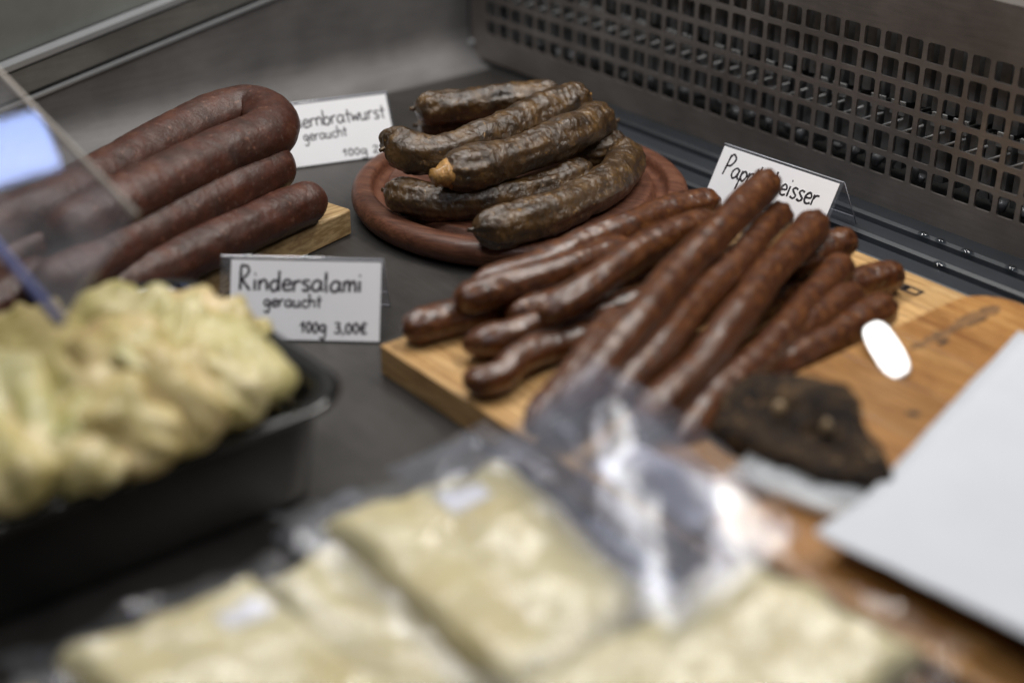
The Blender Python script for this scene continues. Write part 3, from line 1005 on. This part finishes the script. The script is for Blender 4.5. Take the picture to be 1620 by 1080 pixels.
# ------------------------------------------------------------------ black tray with pale pickled vegetables
ZR = 0.052
def tz(px, py): return W(px, py, ZR)
tx0, tx1 = tz(110, 478).x, tz(300, 722).x
ty1 = tz(430, 520).y
ty0 = ty1 - 0.27
tr = empty('food_tray', ((tx0 + tx1) / 2, (ty0 + ty1) / 2, 0))
tag(tr, 'deep glossy black tray filled with pale yellow green pickles', 'tray')
def rring(x0, x1, y0, y1, rad, z, seg=7):
    out = []
    for (cx, cy, a0) in ((x1 - rad, y1 - rad, 0), (x0 + rad, y1 - rad, 90), (x0 + rad, y0 + rad, 180), (x1 - rad, y0 + rad, 270)):
        for t in range(seg + 1):
            a = R(a0 + 90 * t / seg)
            out.append((cx + rad * math.cos(a), cy + rad * math.sin(a), z))
    return out
def loft(rings, closed_last=True):
    vs, fs = [], []
    n = len(rings[0])
    for r in rings: vs += r
    for i in range(len(rings) - 1):
        for k in range(n):
            fs.append((i * n + k, i * n + (k + 1) % n, (i + 1) * n + (k + 1) % n, (i + 1) * n + k))
    if closed_last: fs.append(tuple(range((len(rings) - 1) * n, len(rings) * n)))
    return vs, fs
def inset(d, z, rad):
    return rring(tx0 + d, tx1 - d, ty0 + d, ty1 - d, rad, z)
vs, fs = loft([inset(0.016, 0.0006, .016), inset(0.013, 0.004, .018), inset(0.008, ZR - .004, .020), inset(0.0075, ZR - .001, .020), inset(0.0095, ZR - .0015, .019), inset(0.0150, 0.0042, .016), inset(0.0172, 0.0030, .014)])
fs.append(tuple(reversed(range(32))))
mesh('tub', vs, fs, M_BLACK, tr)
vs, fs = loft([inset(0.0072, ZR - .0035, .020), inset(0.0, ZR - .0030, .024), inset(-.0006, ZR - .0015, .0245), inset(0.0002, ZR - .0002, .024), inset(0.0020, ZR + .0002, .023), inset(0.0085, ZR - .0004, .019), inset(0.0098, ZR - .0020, .018)], False)
mesh('rim', vs, fs, M_BLACK, tr)

def pickle_mat():
    mt, nt, b = newmat('pale_pickled_pepper')
    v_ = coords(nt)
    f = tex(nt, v_, 45, 4, 0.6)
    r = ramp(nt, [(0.3, (0.34, 0.31, 0.11)), (0.5, (0.58, 0.52, 0.27)), (0.72, (0.74, 0.66, 0.44))], f)
    f2 = tex(nt, v_, 25, 3)
    m2 = ramp(nt, [(0.55, (0, 0, 0)), (0.75, (.6, .6, .6))], f2)
    c = mixc(nt, m2.outputs[0], r.outputs[0], (0.70, 0.52, 0.33))
    oi = nt.nodes.new('ShaderNodeObjectInfo')
    tn = ramp(nt, [(0.0, (0.90, 0.93, 0.78)), (0.4, (1.05, 1.02, 0.95)), (0.75, (1.05, 0.94, 0.84)), (1.0, (0.86, 0.82, 0.66))], oi.outputs['Random'])
    mu_ = N(nt, 'ShaderNodeMix', data_type='RGBA', blend_type='MULTIPLY')
    mu_.inputs[0].default_value = 1.0
    nt.links.new(c, mu_.inputs[6])
    nt.links.new(tn.outputs[0], mu_.inputs[7])
    c = mu_.outputs[2]
    nt.links.new(c, b.inputs['Base Color'])
    b.inputs['Roughness'].default_value = 0.32
    b.inputs['Subsurface Weight'].default_value = 0.15
    b.inputs['Subsurface Radius'].default_value = (0.006, 0.005, 0.002)
    b.inputs['Subsurface Scale'].default_value = 0.6
    bump(nt, b, tex(nt, v_, 120, 4, .6), 0.5, 0.002)
    return mt
M_PICK = pickle_mat()
def pickle(pix, r, label, sq, seed, name='pickled_pepper'):
    pts = [W(*p) for p in pix]
    c, L = catmull(pts, 50)
    rad = []
    for i, p in enumerate(c):
        t = i / 49
        e = min(t, 1 - t) * L / r
        k = math.sqrt(max(0.02, 1 - (1 - min(e, 1)) ** 2))
        rad.append(r * k * (0.62 + 0.5 * math.sin(math.pi * (t * .8 + .15))) * (1 + .25 * noise.noise(Vector((seed, t * 7, 0)))))
    ax = Vector((random.uniform(-.8, .8), random.uniform(-.8, .8), 1)).normalized()
    def dsp(p, t, a):
        fold = 1 - 2 * abs(noise.noise(Vector((math.cos(a) * 1.3 + seed, math.sin(a) * 1.3, t * 2.2))))
        return 0.60 * r * fold + 0.18 * r * math.cos(4 * a + seed + t * 4) + 0.0012 * noise.noise(p * 200)
    vv, ff = tube_vf(c, rad, 36, (ax, sq), dsp)
    tag(mesh(name, vv, ff, M_PICK), label, 'pickle', 'pale pickles in the black tray')
PK = [
 ([(235, 490, .058), (300, 496, .062), (360, 508, .060), (405, 520, .054)], .011, 'pale green pickle at the back right of the tray'),
 ([(105, 525, .060), (180, 515, .066), (250, 522, .066), (300, 540, .062)], .013, 'wide green yellow pickle along the back of the tray'),
 ([(40, 500, .062), (65, 560, .068), (110, 615, .070), (170, 665, .064)], .013, 'orange tinted pickle at the back left of the tray'),
 ([(320, 530, .062), (380, 565, .064), (425, 602, .061), (448, 632, .056)], .013, 'pale pickle hanging over the right end of the tray'),
 ([(250, 570, .066), (310, 600, .068), (370, 635, .062), (410, 665, .054)], .011, 'folded pickle right of the middle of the tray'),
 ([(120, 560, .070), (200, 590, .073), (280, 640, .069), (345, 690, .056)], .014, 'large creased pickle across the middle of the tray'),
 ([(90, 610, .066), (150, 650, .068), (230, 695, .062), (285, 715, .053)], .012, 'twisted pickle towards the front rim of the tray'),
 ([(-40, 560, .066), (20, 610, .068), (60, 690, .064), (90, 775, .054)], .014, 'long pale pickle sloping to the front rim at left'),
 ([(-60, 640, .062), (-10, 690, .064), (20, 760, .058), (40, 810, .052)], .013, 'pickle at the left picture edge in the tray'),
 ([(90, 700, .060), (140, 725, .060), (200, 750, .052)], .010, 'small dark green pickle at the front rim of the tray'),
 ([(190, 545, .074), (225, 560, .078), (265, 590, .076), (290, 625, .070)], .009, 'pinkish curled pickle on top of the heap'),
 ([(330, 560, .066), (345, 600, .066), (355, 640, .060), (350, 680, .054)], .010, 'short pickle lying crosswise near the right end'),
 ([(130, 620, .068), (120, 670, .064), (130, 720, .058), (150, 765, .050)], .011, 'pickle hanging down to the front rim, left of the twisted one'),
 ([(300, 500, .064), (270, 535, .068), (255, 575, .070)], .011, 'stubby pickle leaning on the back row'),
]
for i, (px, r, lab) in enumerate(PK):
    pickle(px, r, lab, random.uniform(.35, .6), i * 4.3)
ORD = 'first second third fourth fifth sixth seventh eighth ninth tenth eleventh twelfth thirteenth fourteenth'.split()
for i in range(14):
    u0, v0 = random.uniform(0, 400), random.uniform(0, 1)
    x0 = 20 + 27 * i
    y0_ = 520 + 0.05 * x0 + random.uniform(0, 150) * (1 - x0 / 600)
    z0_ = 0.068 - 0.014 * abs(x0 - 200) / 250
    a_ = random.uniform(-.5, 1.4)
    q_ = [(x0 + 38 * k * math.cos(a_) + random.uniform(-9, 9), y0_ + 30 * k * math.sin(a_) + random.uniform(-9, 9), z0_ - 0.0035 * k + random.uniform(-.002, .003)) for k in range(4)]
    pickle(q_, random.uniform(.0065, .0095), 'thin ragged pickle strip on the heap, %s of the strips from the left' % ORD[i], random.uniform(.22, .4), 60 + i * 3.3, 'pickle_strip')
def bed():
    # brine-soaked lower layer that fills the tub
    vs, fs = [], []
    n = 26
    for i in range(n):
        for j in range(n):
            x = tx0 + 0.021 + (tx1 - tx0 - 0.042) * i / (n - 1)
            y = ty0 + 0.021 + (ty1 - ty0 - 0.042) * j / (n - 1)
            e = min(i, j, n - 1 - i, n - 1 - j)
            vs.append((x, y, 0.026 + min(e, 3) * 0.003 + 0.007 * noise.noise(Vector((x * 50, y * 50, 2)))))
    for i in range(n - 1):
        for j in range(n - 1):
            a = i * n + j
            fs.append((a, a + n, a + n + 1, a + 1))
    o = mesh('pickled_peppers', vs, fs, M_PICK)
    tag(o, 'lower layer of pale pickles filling the black tray', 'pickles', kind='stuff')
bed()

# ------------------------------------------------------------------ vacuum packs of pale yellow slabs
def slab_mat():
    mt, nt, b = newmat('pale_yellow_slab')
    v_ = coords(nt)
    f = tex(nt, v_, 30, 5, 0.6)
    r = ramp(nt, [(0.28, (0.58, 0.47, 0.22)), (0.5, (0.70, 0.62, 0.36)), (0.75, (0.76, 0.69, 0.45))], f)
    nt.links.new(r.outputs[0], b.inputs['Base Color'])
    b.inputs['Roughness'].default_value = 0.7
    b.inputs['Specular IOR Level'].default_value = 0.25
    bump(nt, b, tex(nt, v_, 220, 4), 0.7, 0.002)
    return mt
M_SLAB = slab_mat()
def pack(corners, thick, label, sticker=None, margin=0.012, seed=0.0, flange=(1, 1, 1, 1)):
    """corners: four world points of the slab's upper face (far-left, far-right, near-right, near-left)"""
    c = [Vector(p) for p in corners]
    def S2(a, b, lift):
        wv = Vector((a * 3, b * 3, seed))
        a, b = a + 0.035 * noise.noise(wv * 2.1) , b + 0.035 * noise.noise(wv * 2.1 + Vector((7, 3, 1)))
        p = (c[0] * (1 - a) + c[1] * a) * (1 - b) + (c[3] * (1 - a) + c[2] * a) * b
        return p + nz * lift
    nz = (c[1] - c[0]).cross(c[3] - c[0]).normalized()
    if nz.z < 0: nz = -nz
    base = (c[0] + c[1] + c[2] + c[3]) / 4 - nz * thick
    t = empty('vacuum_pack', base)
    tag(t, label, 'food pack', 'vacuum packed yellow slabs')
    n = 22
    def grid(fun, m0, m1, nn=n):
        vs, fs = [], []
        for i in range(nn + 1):
            for j in range(nn + 1):
                vs.append(fun(m0 + (m1 - m0) * i / nn, m0 + (m1 - m0) * j / nn))
        for i in range(nn):
            for j in range(nn):
                a = i * (nn + 1) + j
                fs.append((a, a + 1, a + nn + 2, a + nn + 1))
        return vs, fs
    def edge(a, b):
        d = min(a, 1 - a, b, 1 - b)
        return max(0.0, min(1.0, d / 0.10))
    def topf(a, b, hf=1.0):
        e = edge(a, b)
        k = 1 - (1 - math.sqrt(max(0, 1 - (1 - e) ** 2)))
        p = S2(a, b, 0)
        return p + nz * (-thick * 0.75 * (1 - k) + 0.0034 * noise.noise(p * 40 + Vector((seed, 0, 0))) + hf * 0.0012 * noise.noise(p * 150))
    vs, fs = grid(topf, 0, 1)
    nv = len(vs)
    vs2, fs2 = grid(lambda a, b: S2(a, b, -thick), 0, 1, n)
    vs += vs2
    fs += [tuple(reversed([i + nv for i in f])) for f in fs2]
    rim_ = [i * (n + 1) for i in range(n + 1)] + [n * (n + 1) + j for j in range(1, n + 1)] + [i * (n + 1) + n for i in range(n - 1, -1, -1)] + [j for j in range(n - 1, 0, -1)]
    for a, b in zip(rim_, rim_[1:] + rim_[:1]):
        fs.append((a, b, b + nv, a + nv))
    mesh('slab', vs, fs, M_SLAB, t)
    sx, sy = (c[1] - c[0]).length, (c[3] - c[0]).length
    ma, mb = margin / sx, margin / sy
    nn = 40
    fv, ff = [], []
    for i in range(nn + 1):
        for j in range(nn + 1):
            a = -ma + (1 + 2 * ma) * i / nn
            b = -mb + (1 + 2 * mb) * j / nn
            ca, cb = min(max(a, 0), 1), min(max(b, 0), 1)
            p = S2(a, b, 0)
            out = max(abs(a - ca) / ma, abs(b - cb) / mb)
            q = topf(ca, cb)
            h = (q - S2(ca, cb, 0)).dot(nz)
            rid = abs(noise.noise(p * 55 + Vector((seed, 3, 0)))) 
            h = h + 0.0013 + 0.0030 * (0.5 - rid) * (0.5 if out == 0 else 1.2)
            if out > 0: h -= thick * 0.22 * out - 0.006 * noise.noise(p * 45 + Vector((0, seed, 0))) * out
            else: h = max(h, (q - S2(ca, cb, 0)).dot(nz) + 0.0004)
            fv.append(p + nz * h)
    for i in range(nn):
        for j in range(nn):
            a = i * (nn + 1) + j
            ff.append((a, a + 1, a + nn + 2, a + nn + 1))
    mesh('film', fv, ff, M_FILM, t)
    if sticker:
        a0, b0, wa, wb = sticker
        vs, fs = [], []
        k = 8
        pts = []
        for i in range(k + 1):
            for j in range(k + 1):
                a, b = a0 + wa * (i / k - .5), b0 + wb * (j / k - .5)
                vs.append(topf(a, b) + nz * 0.0007)
        for i in range(k):
            for j in range(k):
                a = i * (k + 1) + j
                fs.append((a, a + 1, a + k + 2, a + k + 1))
        mesh('sticker', vs, fs, M_WHITE, t)
    return t
pack([W(505, 800, .036), W(800, 712, .040), W(1045, 930, .040), W(830, 1110, .036)], .010,
     'vacuum-packed pale yellow slab on top in the middle, small white sticker near its far corner', (.62, .19, .22, .12), margin=.014, seed=1)
pack([W(405, 912, .024), W(560, 820, .026), W(830, 1090, .026), W(690, 1210, .024)], .010,
     'vacuum-packed pale yellow slab half covered between its two neighbours', None, margin=.010, seed=5)
pack([W(85, 1015, .034), W(400, 898, .036), W(665, 1110, .036), W(370, 1280, .034)], .010,
     'vacuum-packed pale yellow slab at the lower left with a white sticker', (.78, .22, .26, .12), margin=.014, seed=9)
pack([W(800, 1085, .046), W(1190, 868, .050), W(1462, 1005, .048), W(1200, 1310, .044)], .010,
     'crumpled vacuum-packed yellow slab at the bottom right, nearest the camera', None, margin=.016, seed=13)
pack([W(960, 990, .026), W(1120, 880, .028), W(1330, 960, .028), W(1180, 1090, .026)], .010,
     'vacuum-packed slab showing between the middle pack and the bottom right one', None, margin=.012, seed=21)
pack([W(-220, 1130, .02), W(60, 1075, .02), W(250, 1280, .02), W(-60, 1400, .02)], .010,
     'vacuum pack just showing in the lower left corner', None, seed=17)

# ------------------------------------------------------------------ clear plastic bag with white crumpled content
def crumple(corner, n, amp, seed, sc=30):
    c = [Vector(p) for p in corner]
    nz = (c[1] - c[0]).cross(c[3] - c[0]).normalized()
    if nz.z < 0: nz = -nz
    vs, fs = [], []
    for i in range(n + 1):
        for j in range(n + 1):
            a, b = i / n, j / n
            p = (c[0] * (1 - a) + c[1] * a) * (1 - b) + (c[3] * (1 - a) + c[2] * a) * b
            q = p * sc + Vector((seed, seed * 2, 0))
            h = (1 - 2 * abs(noise.noise(q))) * .6 + (1 - 2 * abs(noise.noise(q * 2.3))) * .35 + noise.noise(q * .6)
            bulge = math.sin(math.pi * a) * math.sin(math.pi * b)
            vs.append(p + nz * (amp * h * (0.35 + 0.65 * bulge) + amp * 1.2 * bulge))
    for i in range(n):
        for j in range(n):
            a = i * (n + 1) + j
            fs.append((a, a + 1, a + n + 2, a + n + 1))
    return vs, fs
bag = empty('plastic_bag', W(1000, 760, .03))
tag(bag, 'crumpled clear plastic bag with white content leaning up against the thin sausages', 'plastic bag')
vs, fs = crumple([W(770, 715, .048), W(938, 566, .086), W(1265, 845, .058), W(1070, 1010, .052)], 56, .0028, 2.0, 15)
mesh('upper_film', vs, fs, M_BAG, bag)
vs, fs = crumple([W(780, 720, .044), W(938, 580, .080), W(1235, 840, .050), W(1070, 990, .046)], 40, .0018, 8.0, 15)
mesh('lower_film', vs, fs, M_BAG, bag)
vv, ff = tube_vf(catmull([W(938, 571, .0865), W(1040, 640, .081), W(1140, 715, .073), W(1205, 780, .066), W(1258, 845, .060)], 30)[0], [0.0012] * 30, 8)
mesh('sealed_edge', vv, ff, M_BAG, bag)
M_TISSUE = simple('white_crumpled_content', (0.50, 0.49, 0.52), 0.6, 0.0, 0.3, 90, 0.9, 0.1, 0.5, 130)
for (p0, p1, p2) in (((860, 650), (905, 690), (930, 760)), ((990, 640), (1010, 690), (1080, 760)), ((1110, 740), (1130, 800), (1150, 880))):
    q_ = [W(p0[0], p0[1], .070), W(p1[0], p1[1], .067), W(p2[0], p2[1], .060)]
    vv, ff = tube_vf(catmull(q_, 14)[0], [0.0003 + 0.0008 * math.sin(math.pi * k / 13) for k in range(14)], 7)
    mesh('crease', vv, ff, M_BAG, bag)
vs, fs = crumple([W(935, 740, .048), W(1000, 700, .050), W(1165, 790, .048), W(1100, 835, .042)], 44, .0045, 5.0, 55)
mesh('white_content', vs, fs, M_TISSUE, bag)
# loose flange of film left of the bag
fl = empty('film_scrap', W(740, 720, .03))
tag(fl, 'loose clear film edge sticking up behind the middle slab pack', 'plastic film')
vs, fs = crumple([W(610, 745, .034), W(770, 668, .040), W(850, 720, .044), W(700, 800, .038)], 36, .0040, 3.0, 40)
mesh('film', vs, fs, M_BAG, fl)
f2 = empty('film_scrap', W(480, 840, .02))
tag(f2, 'dark looking clear film beside the black tray corner', 'plastic film')
vs, fs = crumple([W(430, 850, .020), W(560, 770, .024), W(600, 800, .026), W(470, 880, .022)], 30, .0040, 6.0, 45)
mesh('film', vs, fs, M_BAG, f2)

# ------------------------------------------------------------------ dried meat, paper, rail, reflection tag
pix = [(1150, 620), (1185, 592), (1262, 590), (1342, 596), (1362, 650), (1398, 735), (1370, 752), (1290, 735), (1200, 695), (1140, 660)]
topz = [.042, .046, .048, .050, .047, .042, .039, .039, .040, .039]
ring_t = [W(x, y, z) for (x, y), z in zip(pix, topz)]
cen = sum(ring_t, Vector()) / len(ring_t)
rings = []
def densify(rg, k=5):
    out = []
    for a, b in zip(rg, rg[1:] + rg[:1]):
        for i in range(k): out.append(a.lerp(b, i / k))
    return out
rt = densify(ring_t)
lv = []
for f, zf in ((1.02, 0.0), (1.06, .35), (1.03, .75), (0.93, .97), (0.7, 1.04), (0.4, 1.08), (0.12, 1.08)):
    lvl = []
    for p in rt:
        q = Vector((cen.x + (p.x - cen.x) * f, cen.y + (p.y - cen.y) * f, 0))
        z = 0.0284 + (p.z - 0.0284) * min(zf, 1) + (zf - 1) * 0.02 * (zf > 1)
        q.z = z
        nn_ = noise.noise(q * 60) * 0.0060 + (0.5 - abs(noise.noise(q * 150))) * 0.004
        q += (q - cen).normalized() * nn_
        q.z = max(q.z, 0.0284)
        lvl.append(q)
    lv.append(lvl)
vs, fs = loft(lv)
meat = empty('dried_meat', (cen.x, cen.y, 0.0284))
tag(meat, 'dark brown chunk of dried meat with pale specks on the orange board', 'meat')
mesh('meat', vs, fs, M_MEAT, meat)
def speck(px, py, z, r):
    c = W(px, py, z)
    vv, ff = tube_vf([c + Vector((0, 0, -.003)), c, c + Vector((0, 0, .0018)), c + Vector((0, 0, .0026))], [r * .8, r * .8, r * .5, r * .15], 10, None, lambda p, t, a: .0008 * noise.noise(p * 400))
    mesh('fat_speck', vv, ff, M_FAT, meat)
speck(1233, 643, .0480, .0030); speck(1308, 672, .0470, .0026); speck(1380, 728, .0405, .0026)

def paper():
    # white sheet with a raised, slightly waved surface; near edge overhangs the board
    c = [W(1395, 762, .034), W(1612, 522, .036), None, None]
    a0, a1 = W(1612, 522, .036), W(1288, 842, .040)
    mid = W(1396, 758, .037)
    b0 = Vector((0.80, a0.y - 0.005, .036)); b1 = W(1700, 1048, .046); b1 = a1 + (W(1620, 1010, .043) - a1) * 1.9
    bm_ = Vector((b0.x, (b0.y + b1.y) / 2, .040))
    n, k = 40, 30
    vs, fs = [], []
    L_, _ = catmull([a0, mid, a1], n + 1)
    R_, _ = catmull([b0, bm_, b1], n + 1)
    for i in range(n + 1):
        for j in range(k + 1):
            p = L_[i].lerp(R_[i], j / k)
            p = p + Vector((0, 0, 0.0034 * noise.noise(p * 20) + 0.0007 * noise.noise(p * 80)))
            vs.append(p)
    for i in range(n):
        for j in range(k):
            a = i * (k + 1) + j
            fs.append((a, a + 1, a + k + 2, a + k + 1))
    o = mesh('paper_sheet', vs, fs, simple('white_paper', (0.60, 0.625, 0.67), 0.6, 0.0, 0.03, 20, 0.25, 0.0, 0.3, 60))
    s = o.modifiers.new('thickness', 'SOLIDIFY'); s.thickness = 0.0004
    tag(o, 'large sheet of white paper over the boards at the right', 'paper')
paper()
ra, rbp = W(1182, 722, .0325), W(1440, 812, .0325)
d = (rbp - ra); d.normalize(); s = Vector((-d.y, d.x, 0)).normalized()
rl = empty('clear_strip', ra.lerp(rbp, .5) - Vector((0, 0, .003)))
tag(rl, 'pale translucent plastic strip between the dried meat and the paper', 'strip')
M_STRIP = film('translucent_plastic_strip', (0.975, 0.985, 0.99), 1.2, 0.15, 0.36, 40, 0.0, 0.001, (0.84, 0.88, 0.92))
mc = ra.lerp(rbp, .5)
hl = (rbp - ra).length / 2
for (off, hw, zz) in ((0.0060, 0.0016, 0.0006), (-0.0015, 0.0054, 0.0), (-0.0130, 0.0056, 0.0008)):
    vv, ff = box_vf(mc + s * off + Vector((0, 0, zz)), d * hl, s * hw, (0, 0, .0012))
    mesh('strip_profile', vv, ff, M_STRIP, rl, False)

# added glossy tag, mirrors the shop lamp in place of a front-glass reflection
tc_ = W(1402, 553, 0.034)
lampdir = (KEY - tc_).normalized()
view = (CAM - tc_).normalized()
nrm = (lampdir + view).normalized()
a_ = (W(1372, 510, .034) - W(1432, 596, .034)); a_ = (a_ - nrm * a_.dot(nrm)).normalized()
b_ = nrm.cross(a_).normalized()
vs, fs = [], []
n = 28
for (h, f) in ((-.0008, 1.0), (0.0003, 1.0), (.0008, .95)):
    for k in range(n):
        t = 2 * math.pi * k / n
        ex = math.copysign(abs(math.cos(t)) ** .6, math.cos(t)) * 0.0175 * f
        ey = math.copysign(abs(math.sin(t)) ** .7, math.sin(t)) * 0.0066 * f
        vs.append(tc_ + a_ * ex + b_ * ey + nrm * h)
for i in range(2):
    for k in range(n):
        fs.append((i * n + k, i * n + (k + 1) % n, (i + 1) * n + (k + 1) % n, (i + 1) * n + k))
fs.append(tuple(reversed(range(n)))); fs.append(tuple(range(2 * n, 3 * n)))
tag(mesh('reflection_tag', vs, fs, M_TAG, smooth=False), 'added glossy white tag standing in for a lamp reflection over the wooden board, left of the paper', 'tag')

# ------------------------------------------------------------------ added pane corner standing in for front-glass reflections, and the bluish lamp it mirrors
A, B_, C_ = WD(-60, 50, .70), WD(215, 335, .60), WD(95, 505, .55)
ab, bc_ = (A - B_), (C_ - B_)
nn = ab.cross(bc_).normalized()
if nn.z < 0: nn = -nn
pane = empty('standin_pane', B_)
tag(pane, 'added glass corner standing in for front glass reflections, mirroring a bluish lamp at the left edge', 'glass')
far = B_ + ab * 1.8
fc = C_ + ab * 1.8
vv = [B_, C_, fc, far]
vv = [p + nn * h for h in (-.003, 0) for p in vv]
ff = [(0, 1, 2, 3), (7, 6, 5, 4), (0, 4, 5, 1), (1, 5, 6, 2), (2, 6, 7, 3), (3, 7, 4, 0)]
mesh('sheet', vv, ff, M_GLASS, pane, False)
vv, ff = tube_vf([B_ - nn * .0015, far - nn * .0015], [0.0014] * 2, 8)
mesh('reflection_edge', vv, ff, M_PEDGE, pane)
vv, ff = tube_vf([C_ - nn * .0015, fc - nn * .0015], [0.0022] * 2, 8)
mesh('reflection_edge', vv, ff, M_PEDGE2, pane)
hit = WD(15, 235, 1.0) - CAM
dv = hit.normalized()
# where that sight line meets the pane
tt = (B_ - CAM).dot(nn) / dv.dot(nn)
hp_ = CAM + dv * tt
rv = dv - nn * (2 * dv.dot(nn))
area('blue_lamp', hp_ + rv * 0.9, hp_, 0.085, 0.06, 0.17, (0.36, 0.50, 1.0))
